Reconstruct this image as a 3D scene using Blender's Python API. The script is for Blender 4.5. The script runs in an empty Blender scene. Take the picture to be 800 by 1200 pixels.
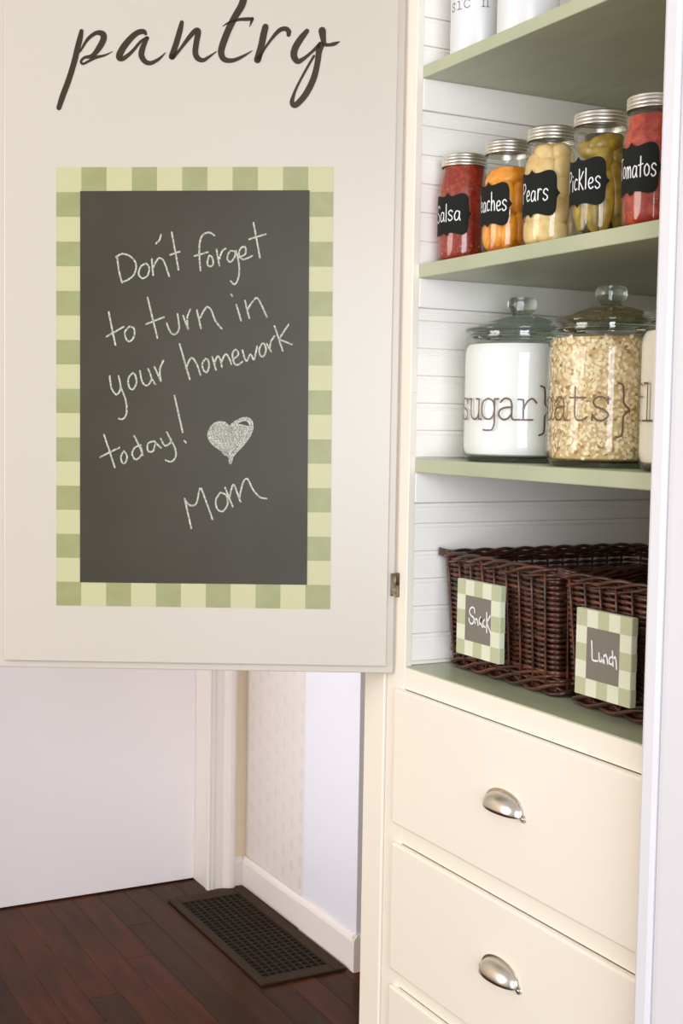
import bpy, bmesh, math, random
from mathutils import Vector, Matrix
random.seed(11)
SC = bpy.context.scene
COL = SC.collection

# ---------------------------------------------------------------- camera
cam_d = bpy.data.cameras.new('camera')
cam = bpy.data.objects.new('camera', cam_d); COL.objects.link(cam)
cam_d.sensor_fit = 'HORIZONTAL'; cam_d.sensor_width = 36.0
cam_d.lens = 36.0*1551.48/800
_r = [[0.882839,0.016883,-0.469372],[-0.469387,0.066708,-0.880469],[0.016446,0.99763,0.066817]]
cam.matrix_world = Matrix.Translation((0,0,1.4)) @ Matrix(_r).to_4x4()
SC.camera = cam

# ---------------------------------------------------------------- world, lamps, exposure
W = bpy.data.worlds.new('daylit_room'); SC.world = W; W.use_nodes = True
W.node_tree.nodes['Background'].inputs[0].default_value = (1.0,0.95,0.88,1)
W.node_tree.nodes['Background'].inputs[1].default_value = 0.66
def area(name, loc, target, sx, sy, power, color, spread=180):
    d = bpy.data.lights.new(name,'AREA'); d.shape='RECTANGLE'; d.size=sx; d.size_y=sy
    d.energy=power; d.color=color; d.spread=math.radians(spread)
    o = bpy.data.objects.new(name,d); COL.objects.link(o); o.location=loc
    o.rotation_euler=(Vector(target)-Vector(loc)).to_track_quat('-Z','Y').to_euler()
    return o
area('window_daylight', (-0.35,-1.6,1.5), (1.2,2.0,1.3), 1.8, 1.8, 108, (0.86,0.91,1.0))
area('hall_corner_fill', (-1.9,2.75,1.35), (1.6,2.96,0.75), 0.7, 1.3, 1.8, (0.85,0.91,1.0), 24)  # added lamp without a real window, narrow beam to brighten the hall corner
area('left_window_daylight', (-2.3,2.0,1.45), (1.2,1.4,1.0), 1.8, 1.9, 84, (1.0,0.955,0.90))
SC.view_settings.view_transform='Standard'; SC.view_settings.look='None'
SC.view_settings.exposure=0.0; SC.view_settings.gamma=1.0; SC.view_settings.use_curve_mapping=False
SC.cycles.use_denoising=True
SC.cycles.max_bounces=14; SC.cycles.transparent_max_bounces=24

# ---------------------------------------------------------------- material helpers
def hexc(r,g,b):
    f=lambda c:(c/255/12.92 if c/255<=0.04045 else ((c/255+0.055)/1.055)**2.4)
    return (f(r),f(g),f(b),1)
def mat(name, col, rough=0.5, metal=0.0, col2=None, scale=20, bump=0.0, bscale=60, stretch=(1,1,1), ior=None, coat=0, detail=3, lo=0.35, hi=0.65, aniso=0):
    m=bpy.data.materials.new(name); m.use_nodes=True; nt=m.node_tree; b=nt.nodes['Principled BSDF']
    b.inputs['Base Color'].default_value=col; b.inputs['Roughness'].default_value=rough; b.inputs['Metallic'].default_value=metal
    if ior: b.inputs['IOR'].default_value=ior
    if coat: b.inputs['Coat Weight'].default_value=coat; b.inputs['Coat Roughness'].default_value=0.08
    if col2 or bump:
        tc=nt.nodes.new('ShaderNodeTexCoord'); mp=nt.nodes.new('ShaderNodeMapping'); mp.inputs['Scale'].default_value=stretch
        nt.links.new(tc.outputs['Object'],mp.inputs['Vector'])
    if col2:
        n=nt.nodes.new('ShaderNodeTexNoise'); n.inputs['Scale'].default_value=scale; n.inputs['Detail'].default_value=detail
        nt.links.new(mp.outputs[0],n.inputs['Vector'])
        r=nt.nodes.new('ShaderNodeValToRGB'); r.color_ramp.elements[0].position=lo; r.color_ramp.elements[1].position=hi
        r.color_ramp.elements[0].color=col; r.color_ramp.elements[1].color=col2
        nt.links.new(n.outputs['Fac'],r.inputs['Fac']); nt.links.new(r.outputs['Color'],b.inputs['Base Color'])
    if bump:
        n2=nt.nodes.new('ShaderNodeTexNoise'); n2.inputs['Scale'].default_value=bscale; n2.inputs['Detail'].default_value=4
        nt.links.new(mp.outputs[0],n2.inputs['Vector'])
        bp=nt.nodes.new('ShaderNodeBump'); bp.inputs['Strength'].default_value=bump; bp.inputs['Distance'].default_value=0.002
        nt.links.new(n2.outputs['Fac'],bp.inputs['Height']); nt.links.new(bp.outputs[0],b.inputs['Normal'])
    return m
def thin_glass(name, tint=(0.97,0.99,0.975,1), boost=1.0):
    m=bpy.data.materials.new(name); m.use_nodes=True; nt=m.node_tree
    for n in list(nt.nodes):
        if n.type!='OUTPUT_MATERIAL': nt.nodes.remove(n)
    out=[n for n in nt.nodes if n.type=='OUTPUT_MATERIAL'][0]
    t=nt.nodes.new('ShaderNodeBsdfTransparent'); t.inputs[0].default_value=tint
    g=nt.nodes.new('ShaderNodeBsdfGlossy'); g.inputs['Roughness'].default_value=0.03
    f=nt.nodes.new('ShaderNodeLayerWeight'); f.inputs['Blend'].default_value=0.5
    pw=nt.nodes.new('ShaderNodeMath'); pw.operation='POWER'; pw.inputs[1].default_value=4.5
    mu=nt.nodes.new('ShaderNodeMath'); mu.operation='MULTIPLY_ADD'; mu.inputs[1].default_value=0.55*boost; mu.inputs[2].default_value=0.022*boost; mu.use_clamp=True
    mx=nt.nodes.new('ShaderNodeMixShader')
    nt.links.new(f.outputs['Facing'],pw.inputs[0]); nt.links.new(pw.outputs[0],mu.inputs[0]); nt.links.new(mu.outputs[0],mx.inputs[0]); nt.links.new(t.outputs[0],mx.inputs[1]); nt.links.new(g.outputs[0],mx.inputs[2])
    nt.links.new(mx.outputs[0],out.inputs['Surface'])
    return m
def thick_glass(name, tint=(0.90,0.95,0.92,1)):
    m=bpy.data.materials.new(name); m.use_nodes=True; b=m.node_tree.nodes['Principled BSDF']
    b.inputs['Base Color'].default_value=tint; b.inputs['Roughness'].default_value=0.02
    b.inputs['Transmission Weight'].default_value=1.0; b.inputs['IOR'].default_value=1.48
    return m
def chalk_mat(name, col, cover=0.5, scale=900):
    m=bpy.data.materials.new(name); m.use_nodes=True; nt=m.node_tree; b=nt.nodes['Principled BSDF']
    b.inputs['Base Color'].default_value=col; b.inputs['Roughness'].default_value=0.9
    tc=nt.nodes.new('ShaderNodeTexCoord'); n=nt.nodes.new('ShaderNodeTexNoise'); n.inputs['Scale'].default_value=scale; n.inputs['Detail'].default_value=1
    r=nt.nodes.new('ShaderNodeValToRGB'); r.color_ramp.elements[0].position=cover-0.12; r.color_ramp.elements[1].position=cover+0.1
    r.color_ramp.elements[0].color=(0.25,0.25,0.25,1)
    nt.links.new(tc.outputs['Object'],n.inputs['Vector']); nt.links.new(n.outputs['Fac'],r.inputs['Fac']); nt.links.new(r.outputs['Color'],b.inputs['Alpha'])
    return m

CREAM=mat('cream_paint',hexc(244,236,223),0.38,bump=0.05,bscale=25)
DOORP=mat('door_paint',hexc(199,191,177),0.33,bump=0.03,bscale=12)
HTRIM=mat('hall_trim_paint',hexc(240,231,226),0.4)
WHITE=mat('cool_lit_trim_paint',hexc(221,220,227),0.35,bump=0.04,bscale=25)  # off-white trim, the cool cast of the daylight is put into its colour
BEADW=mat('beadboard_cool_lit_paint',hexc(253,249,243),0.5)  # same off-white as the cabinet, cooler light inside is put into the colour
HALLW=mat('hall_wall_paint',hexc(224,214,200),0.6)
TAN=mat('tan_wall_paint',hexc(236,219,190),0.6)
GREEN=mat('moss_green_paint',hexc(184,189,160),0.33,col2=hexc(176,182,153),scale=9,stretch=(4,1,1),bump=0.06,bscale=18)
GLIGHT=mat('border_light_green',hexc(190,187,142),0.42)
GDARK=mat('border_mid_green',hexc(146,147,95),0.40,col2=hexc(152,154,106),scale=30)
BOARD=mat('chalkboard',hexc(54,48,34),0.42,col2=hexc(60,54,40),scale=7)
BOARD.node_tree.nodes['Principled BSDF'].inputs['Specular IOR Level'].default_value=0.3
VINYL=mat('dark_brown_vinyl',hexc(56,43,26),0.45)
VINYL.node_tree.nodes['Principled BSDF'].inputs['Specular IOR Level'].default_value=0.25
DECAL=mat('brown_decal_vinyl',hexc(104,78,56),0.4)
CHALK=chalk_mat('white_chalk',hexc(214,213,198),0.49)
CHALK2=chalk_mat('soft_chalk_fill',hexc(214,214,202),0.52)
CHALKP=mat('white_chalk_marker',hexc(238,238,240),0.7)
METAL=mat('brushed_nickel',hexc(212,206,198),0.3,metal=1,bump=0.06,bscale=200,stretch=(1,1,8))
LIDM=mat('tin_lid_metal',hexc(226,222,214),0.33,metal=1)
BRASS=mat('worn_hinge_metal',hexc(120,108,86),0.45,metal=1,col2=hexc(70,60,46),scale=160)
LABELB=mat('black_chalk_label',hexc(36,38,35),0.6)
LABELB.node_tree.nodes['Principled BSDF'].inputs['IOR'].default_value=1.155
SIGNG=mat('grey_chalk_square',hexc(122,117,106),0.6)
SDARK=mat('sign_mid_green',hexc(186,190,154),0.5)
SLIGHT=mat('sign_light_green',hexc(221,224,200),0.5)
WICK=mat('dark_wicker',hexc(84,44,30),0.28,col2=hexc(40,23,16),scale=26,bump=0.3,bscale=160,lo=0.3,hi=0.7)
WICKL=mat('brown_wicker_rod',hexc(106,58,40),0.30,col2=hexc(44,25,18),scale=30,bump=0.3,bscale=160)
CERAM=mat('white_canister_glaze',hexc(226,226,228),0.25)
VENTM=mat('vent_dark_metal',hexc(58,44,32),0.5)
VENTM.node_tree.nodes['Principled BSDF'].inputs['IOR'].default_value=1.15
BARM=mat('vent_bar_metal',hexc(50,40,31),0.5)
BARM.node_tree.nodes['Principled BSDF'].inputs['IOR'].default_value=1.15
DUCT=mat('duct_shade_black',hexc(12,10,8),0.9)
JARG=thin_glass('jar_glass',(0.985,0.99,0.98,1))
BIGG=thin_glass('canister_glass',(0.985,0.995,0.985,1),1.0)
LIDG=thick_glass('lid_glass',(0.80,0.87,0.82,1))
BASEG=thick_glass('base_glass',(0.80,0.88,0.83,1))

# ---------------------------------------------------------------- geometry helpers
def finish(bm, name, m, parent=None, smooth=False, loc=None, fix=True):
    me=bpy.data.meshes.new(name)
    if fix: bmesh.ops.recalc_face_normals(bm, faces=bm.faces[:])
    bm.to_mesh(me); bm.free()
    for x in (m if isinstance(m,(list,tuple)) else [m]): me.materials.append(x)
    if smooth:
        for p in me.polygons: p.use_smooth=True
    o=bpy.data.objects.new(name,me); COL.objects.link(o)
    if parent: o.parent=parent
    if loc: o.location=loc
    return o
def sharp(o, ang=35):
    me=o.data
    for p in me.polygons: p.use_smooth=True
    me.set_sharp_from_angle(angle=math.radians(ang))
    return o
def add_box(bm, x0,x1,y0,y1,z0,z1, bev=0, seg=2):
    r=bmesh.ops.create_cube(bm,size=1)
    vs=r['verts']
    for v in vs:
        v.co=Vector(((x0+x1)/2+v.co.x*(x1-x0),(y0+y1)/2+v.co.y*(y1-y0),(z0+z1)/2+v.co.z*(z1-z0)))
    if bev:
        es=set()
        for v in vs:
            for e in v.link_edges: es.add(e)
        bmesh.ops.bevel(bm,geom=list(es),offset=bev,segments=seg,affect='EDGES',profile=0.5)
def box(name,x0,x1,y0,y1,z0,z1,m,parent=None,bev=0,seg=2):
    bm=bmesh.new(); add_box(bm,x0,x1,y0,y1,z0,z1,bev,seg); o=finish(bm,name,m,parent)
    return o
def add_lathe(bm, prof, n=48, c=(0,0,0)):
    rings=[]
    for r,z in prof:
        if r<1e-6: rings.append([bm.verts.new((c[0],c[1],c[2]+z))])
        else: rings.append([bm.verts.new((c[0]+r*math.cos(2*math.pi*k/n),c[1]+r*math.sin(2*math.pi*k/n),c[2]+z)) for k in range(n)])
    for a,b in zip(rings,rings[1:]):
        for k in range(n):
            k2=(k+1)%n
            if len(a)==1 and len(b)==1: continue
            if len(a)==1: bm.faces.new((a[0],b[k],b[k2]))
            elif len(b)==1: bm.faces.new((a[k],a[k2],b[0]))
            else: bm.faces.new((a[k],a[k2],b[k2],b[k]))
def lathe(name,prof,m,parent=None,n=48,ang=40):
    bm=bmesh.new(); add_lathe(bm,prof,n); return sharp(finish(bm,name,m,parent),ang)
def add_tube(bm, pts, rad, n=8, closed=False, ry=None, up=None):
    """tube along pts; rad float or list; ry: half size along 'up' (default same)"""
    N=len(pts); rings=[]
    for i,p in enumerate(pts):
        a=pts[(i-1)%N] if (closed or i>0) else p
        b=pts[(i+1)%N] if (closed or i<N-1) else p
        t=(Vector(b)-Vector(a)).normalized()
        u=Vector(up) if up else (Vector((0,0,1)) if abs(t.z)<0.9 else Vector((1,0,0)))
        s=t.cross(u).normalized(); u2=s.cross(t).normalized()
        r=rad[i] if isinstance(rad,(list,tuple)) else rad
        h=(ry[i] if isinstance(ry,(list,tuple)) else ry) if ry else r
        rings.append([bm.verts.new(Vector(p)+s*(r*math.cos(2*math.pi*k/n))+u2*(h*math.sin(2*math.pi*k/n))) for k in range(n)])
    M=N if closed else N-1
    for i in range(M):
        a=rings[i]; b=rings[(i+1)%N]
        for k in range(n): bm.faces.new((a[k],a[(k+1)%n],b[(k+1)%n],b[k]))
    if not closed:
        bm.faces.new(rings[0]); bm.faces.new(rings[-1][::-1])
def extrude_profile(bm, prof, f0, f1):
    """closed 2D profile swept between two maps f(a,b)->xyz"""
    A=[bm.verts.new(f0(*p)) for p in prof]; B=[bm.verts.new(f1(*p)) for p in prof]; n=len(prof)
    for k in range(n): bm.faces.new((A[k],A[(k+1)%n],B[(k+1)%n],B[k]))
    bm.faces.new(A[::-1]); bm.faces.new(B)
def catmull(pts, sub=5):
    if len(pts)<3: return [tuple(p) for p in pts]
    out=[]; P=[pts[0]]+list(pts)+[pts[-1]]
    for i in range(1,len(P)-2):
        p0,p1,p2,p3=P[i-1],P[i],P[i+1],P[i+2]
        for k in range(sub):
            t=k/sub
            out.append(tuple(0.5*((2*p1[j])+(-p0[j]+p2[j])*t+(2*p0[j]-5*p1[j]+4*p2[j]-p3[j])*t*t+(-p0[j]+3*p1[j]-3*p2[j]+p3[j])*t**3) for j in range(len(p1))))
    out.append(tuple(pts[-1])); return out
def add_ribbon(bm, pts, w, f, smooth=True, caps=True, sub=5):
    """flat painted stroke: pts 2D (+width), w default width, f maps 2D->xyz"""
    if smooth: pts=catmull(pts,sub)
    else:
        q=[]
        for a,b in zip(pts,pts[1:]):
            for k in range(4): q.append(tuple(a[j]+(b[j]-a[j])*k/4 for j in range(len(a))))
        q.append(tuple(pts[-1])); pts=q
    L=[];R=[]
    N=len(pts)
    for i,p in enumerate(pts):
        a=pts[max(0,i-1)]; b=pts[min(N-1,i+1)]
        dx,dy=b[0]-a[0],b[1]-a[1]; l=math.hypot(dx,dy) or 1e-9
        nx,ny=-dy/l,dx/l; h=(p[2] if len(p)>2 else w)/2
        L.append(bm.verts.new(f(p[0]+nx*h,p[1]+ny*h))); R.append(bm.verts.new(f(p[0]-nx*h,p[1]-ny*h)))
    for i in range(N-1):
        try: bm.faces.new((R[i],R[i+1],L[i+1],L[i]))
        except ValueError: pass
    if caps:
        for i,sgn in ((0,-1),(N-1,1)):
            p=pts[i]; q=pts[1] if i==0 else pts[N-2]
            dx,dy=p[0]-q[0],p[1]-q[1]; l=math.hypot(dx,dy) or 1e-9; dx/=l;dy/=l
            h=(p[2] if len(p)>2 else w)/2
            arc=[]
            for k in range(1,4):
                a=math.pi*k/4
                arc.append(bm.verts.new(f(p[0]+h*(math.sin(a)*dx+math.cos(a)*(-dy)),p[1]+h*(math.sin(a)*dy+math.cos(a)*dx))))
            first,last=(L[i],R[i]) if sgn==1 else (R[i],L[i])
            try: bm.faces.new([first]+arc+[last])
            except ValueError: pass
def strokes(name, data, w, f, m, parent, smooth=True, sub=5):
    bm=bmesh.new()
    for s in data: add_ribbon(bm,s,w,f,smooth,sub=sub)
    return finish(bm,name,m,parent,fix=False)

# ---------------------------------------------------------------- naming helpers
def thing(name,label,cat,loc=(0,0,0),group=None,rotz=0):
    o=bpy.data.objects.new(name,None); COL.objects.link(o); o.location=loc; o.rotation_euler=(0,0,rotz)
    o.empty_display_size=0.05
    o['label']=label; o['category']=cat
    if group: o['group']=group
    return o
def struct(o,label=None):
    o['kind']='structure'
    if label: o['label']=label
    return o
def empty(name,loc=(0,0,0),rotz=0,parent=None):
    o=bpy.data.objects.new(name,None); COL.objects.link(o); o.location=loc; o.rotation_euler=(0,0,rotz); o.empty_display_size=0.05
    if parent: o.parent=parent
    return o
def lab(o,label): o['label']=label; return o
# traced lettering, millimetres on its own board
PANTRY=[[[-509.6,2029.0,6.9],[-512.0,2017.3,9.0],[-515.1,2005.0,9.6],[-521.9,1977.4,9.6],[-530.6,1949.6,9.6],[-539.9,1924.9,9.6],[-546.1,1905.8,8.3]],[[-511.9,1995.9,2.8],[-499.5,2016.0,5.5],[-485.5,2026.3,6.9],[-475.2,2024.6,10.3],[-473.9,2016.4,10.3],[-480.7,2003.1,9.6],[-491.6,1990.1,6.9],[-504.4,1986.8,4.8],[-510.3,1980.6,4.1],[-507.2,1976.7,4.1],[-499.4,1980.2,4.1],[-486.9,1987.1,5.5],[-471.3,1991.1,3.4],[-458.8,1997.4,1.0]],[[-405.3,2025.8,4.8],[-409.1,2029.7,8.3],[-420.0,2027.0,9.0],[-433.9,2014.0,10.3],[-444.8,1998.5,11.0],[-447.9,1988.4,11.0],[-441.6,1986.3,7.6],[-427.6,1997.3,5.5],[-413.6,2013.4,4.8],[-403.4,2020.6,4.1]],[[-401.8,2019.7,4.8],[-406.5,2012.3,7.6],[-410.8,2001.2,9.6],[-411.9,1991.4,9.6],[-406.3,1982.3,8.3],[-396.9,1979.7,6.9],[-383.8,1986.3,4.8],[-372.9,1996.6,1.4]],[[-346.8,2045.3,6.9],[-349.8,2032.2,9.0],[-355.9,2010.7,9.6],[-362.6,1990.7,10.3]],[[-361.9,1989.8,9.0],[-351.1,2000.0,4.8],[-337.2,2018.6,6.9],[-325.4,2031.9,8.3],[-320.1,2031.1,9.6],[-322.5,2015.8,9.6],[-324.5,1998.9,9.6],[-320.7,1988.9,9.0],[-311.9,1985.7,6.9],[-303.8,1990.1,4.8],[-289.9,2000.1,1.4]],[[-245.7,2088.7,11.7],[-250.2,2073.4,11.7],[-261.0,2054.9,11.0],[-271.6,2033.4,11.0],[-280.7,2008.8,11.0],[-282.2,1995.9,10.3],[-276.5,1987.2,9.0],[-263.3,1986.2,6.9],[-247.8,1992.5,4.8],[-232.3,2002.0,1.4]],[[-280.1,2040.3,1.4],[-270.2,2046.3,3.4],[-254.7,2051.1,4.8],[-240.6,2052.2,6.2],[-232.2,2052.7,4.8]],[[-232.5,2053.0,5.5],[-234.0,2047.8,4.1],[-236.8,2040.1,1.0]],[[-210.9,2040.5,10.3],[-213.8,2028.2,11.0],[-217.4,2009.8,11.0],[-223.3,1987.7,11.7]],[[-222.1,1989.0,8.3],[-213.5,2003.2,4.1],[-201.3,2020.8,4.8],[-189.0,2034.7,6.9],[-179.0,2038.0,7.6],[-173.3,2034.1,8.3],[-173.3,2028.3,6.9]],[[-143.4,2034.9,7.6],[-152.9,2023.1,10.3],[-162.1,2007.7,11.0],[-164.1,1994.8,11.0],[-157.7,1986.3,9.0],[-147.8,1991.1,6.2],[-135.4,2001.4,4.8],[-123.1,2012.9,6.9]],[[-118.8,2035.9,12.4],[-117.0,2023.7,9.6],[-114.4,2014.6,6.9],[-106.9,2013.5,5.5],[-98.2,2015.4,6.2],[-90.1,2018.9,1.4]],[[-120.6,2012.9,11.7],[-123.6,2002.2,10.3],[-125.8,1983.8,9.6],[-131.7,1959.2,10.3],[-143.8,1934.4,10.3],[-157.7,1918.2,9.6],[-163.9,1916.3,8.3],[-166.2,1921.8,7.6],[-164.1,1931.0,5.5],[-158.1,1946.5,4.1],[-144.4,1972.8,4.1],[-131.6,1995.3,4.1]]]
CHALK_TEXT=[[[-449.5,1664.8],[-446.6,1644.0],[-441.6,1625.0]],[[-451.3,1666.5],[-440.8,1671.9],[-426.7,1666.9],[-418.6,1654.9],[-421.3,1639.2],[-431.8,1629.7],[-441.6,1626.0]],[[-402.1,1656.9],[-410.8,1651.5],[-414.3,1639.3],[-407.9,1632.5],[-399.2,1637.8],[-396.8,1650.0],[-402.1,1656.9]],[[-392.7,1664.0],[-390.4,1638.0]],[[-390.5,1650.1],[-382.2,1665.2],[-374.1,1662.6],[-368.7,1650.5],[-364.1,1636.7]],[[-377.9,1704.1],[-380.3,1695.4],[-385.9,1689.4]],[[-360.4,1707.8],[-355.0,1680.2],[-348.7,1647.4]],[[-362.6,1671.4],[-347.2,1676.9]],[[-290.3,1703.8],[-299.1,1708.8],[-310.3,1703.5],[-314.7,1687.8],[-314.5,1667.0],[-312.6,1646.9]],[[-322.6,1670.3],[-300.6,1676.9]],[[-298.8,1671.4],[-301.5,1658.5],[-296.9,1653.4],[-291.6,1658.7],[-294.2,1669.1],[-298.8,1671.4]],[[-286.6,1681.3],[-281.8,1655.4]],[[-281.9,1665.8],[-277.8,1678.0],[-271.6,1683.3]],[[-256.1,1678.4],[-264.5,1678.9],[-268.9,1667.1],[-263.6,1661.6],[-256.7,1669.7],[-255.1,1680.1],[-249.5,1657.7],[-250.0,1636.8],[-256.2,1625.2],[-262.6,1630.3]],[[-249.7,1668.8],[-239.2,1675.2],[-240.1,1686.3],[-247.0,1683.7],[-249.7,1673.3],[-242.6,1665.8],[-228.0,1671.9]],[[-226.5,1725.6],[-221.3,1699.7],[-215.3,1669.3]],[[-233.2,1698.8],[-206.3,1707.6]],[[-463.1,1576.9],[-457.7,1549.8],[-451.6,1522.6]],[[-466.4,1536.3],[-438.4,1552.9]],[[-428.5,1553.7],[-436.2,1544.9],[-434.0,1532.7],[-427.7,1529.3],[-420.7,1538.1],[-421.5,1550.4],[-428.5,1553.7]],[[-399.3,1601.3],[-391.0,1568.3],[-382.7,1535.3]],[[-401.5,1557.7],[-372.3,1569.7]],[[-367.4,1560.0],[-361.6,1546.1],[-353.8,1542.0],[-346.9,1551.6],[-349.9,1575.3]],[[-340.7,1572.6],[-332.1,1550.8]],[[-332.1,1550.8],[-333.7,1569.3],[-328.9,1583.3]],[[-317.9,1581.7],[-311.0,1552.2]],[[-312.6,1569.6],[-302.2,1587.2],[-294.4,1582.1],[-287.2,1564.8],[-276.5,1552.0]],[[-253.0,1591.5],[-245.0,1566.2]],[[-262.0,1608.8],[-260.2,1606.0]],[[-239.0,1598.7],[-231.7,1570.2]],[[-234.7,1584.8],[-222.6,1602.5],[-215.5,1599.1],[-202.9,1573.1]],[[-461.1,1471.9],[-457.6,1450.9],[-449.1,1441.3],[-442.8,1453.3],[-446.3,1472.2]],[[-442.8,1453.3],[-434.2,1432.3],[-432.8,1411.2],[-438.3,1401.4],[-445.9,1401.7]],[[-423.0,1477.6],[-430.1,1468.2],[-428.8,1454.3],[-422.4,1450.6],[-416.6,1461.3],[-418.8,1473.9],[-423.0,1477.6]],[[-411.2,1481.2],[-406.8,1462.3],[-398.3,1457.4],[-392.1,1468.9],[-397.7,1484.4]],[[-392.1,1468.9],[-385.6,1459.3]],[[-387.1,1487.9],[-376.4,1464.9]],[[-376.4,1464.9],[-378.2,1483.8],[-372.4,1498.7]],[[-346.0,1526.4],[-337.3,1497.1],[-328.6,1468.6]],[[-335.1,1486.6],[-326.7,1503.6],[-318.2,1495.3],[-310.8,1475.7]],[[-303.1,1502.7],[-308.5,1493.4],[-305.4,1482.9],[-300.3,1480.9],[-297.0,1491.5],[-299.2,1501.1],[-303.1,1502.7]],[[-292.1,1506.3],[-285.5,1484.5]],[[-288.6,1493.7],[-283.2,1507.3],[-278.1,1500.2],[-275.9,1489.7]],[[-277.2,1496.0],[-270.6,1510.8],[-264.2,1504.6],[-260.2,1494.2]],[[-257.8,1501.8],[-249.0,1510.3],[-252.9,1518.7],[-258.7,1511.0],[-255.6,1496.4],[-249.7,1493.5],[-242.1,1498.7]],[[-242.3,1517.6],[-235.8,1499.6],[-228.7,1511.5],[-223.1,1502.4],[-218.3,1524.3]],[[-209.5,1529.5],[-214.5,1520.2],[-212.6,1509.7],[-207.1,1508.5],[-203.4,1518.2],[-205.7,1527.4],[-209.5,1529.5]],[[-202.3,1528.8],[-195.0,1516.3]],[[-197.2,1522.5],[-195.2,1533.1],[-189.8,1541.6]],[[-190.0,1558.3],[-182.6,1537.5],[-176.0,1517.9]],[[-166.8,1560.8],[-182.6,1536.6]],[[-182.6,1536.6],[-160.9,1528.6]],[[-469.9,1374.6],[-460.5,1347.2],[-451.8,1321.0]],[[-476.2,1337.6],[-444.4,1353.8]],[[-436.7,1348.4],[-441.7,1339.0],[-439.1,1328.4],[-434.0,1329.8],[-431.5,1339.2],[-436.7,1348.4]],[[-409.1,1358.6],[-418.9,1354.2],[-423.1,1343.5],[-416.6,1334.3],[-406.9,1343.8],[-408.3,1354.4]],[[-420.3,1374.1],[-411.2,1356.5],[-405.2,1341.7]],[[-388.4,1365.3],[-396.8,1361.0],[-396.8,1349.1],[-388.3,1349.2],[-385.0,1363.3],[-388.4,1365.3]],[[-385.0,1363.3],[-375.6,1354.9]],[[-375.7,1369.8],[-368.8,1358.0],[-359.5,1363.7],[-359.5,1370.1]],[[-366.0,1380.5],[-351.8,1353.2],[-351.6,1338.4],[-359.2,1331.9],[-367.8,1334.7]],[[-353.7,1441.2],[-347.1,1412.6],[-339.7,1381.0]],[[-336.6,1367.0],[-334.0,1363.7]],[[-335.6,1271.0],[-329.8,1246.8],[-324.0,1221.4]],[[-335.6,1269.1],[-326.2,1259.9],[-315.8,1263.8],[-309.7,1288.9],[-300.9,1269.7],[-288.7,1237.0]],[[-276.1,1282.0],[-283.4,1270.0],[-281.4,1255.0],[-272.0,1250.7],[-264.0,1262.8],[-266.7,1277.7],[-276.1,1282.0]],[[-268.7,1290.7],[-255.3,1258.5]],[[-261.1,1274.1],[-255.0,1295.8],[-248.1,1281.7],[-242.4,1266.1]],[[-244.3,1274.3],[-239.0,1298.7],[-231.7,1305.5],[-222.1,1287.8],[-210.8,1275.6],[-199.6,1273.2]]]
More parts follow.
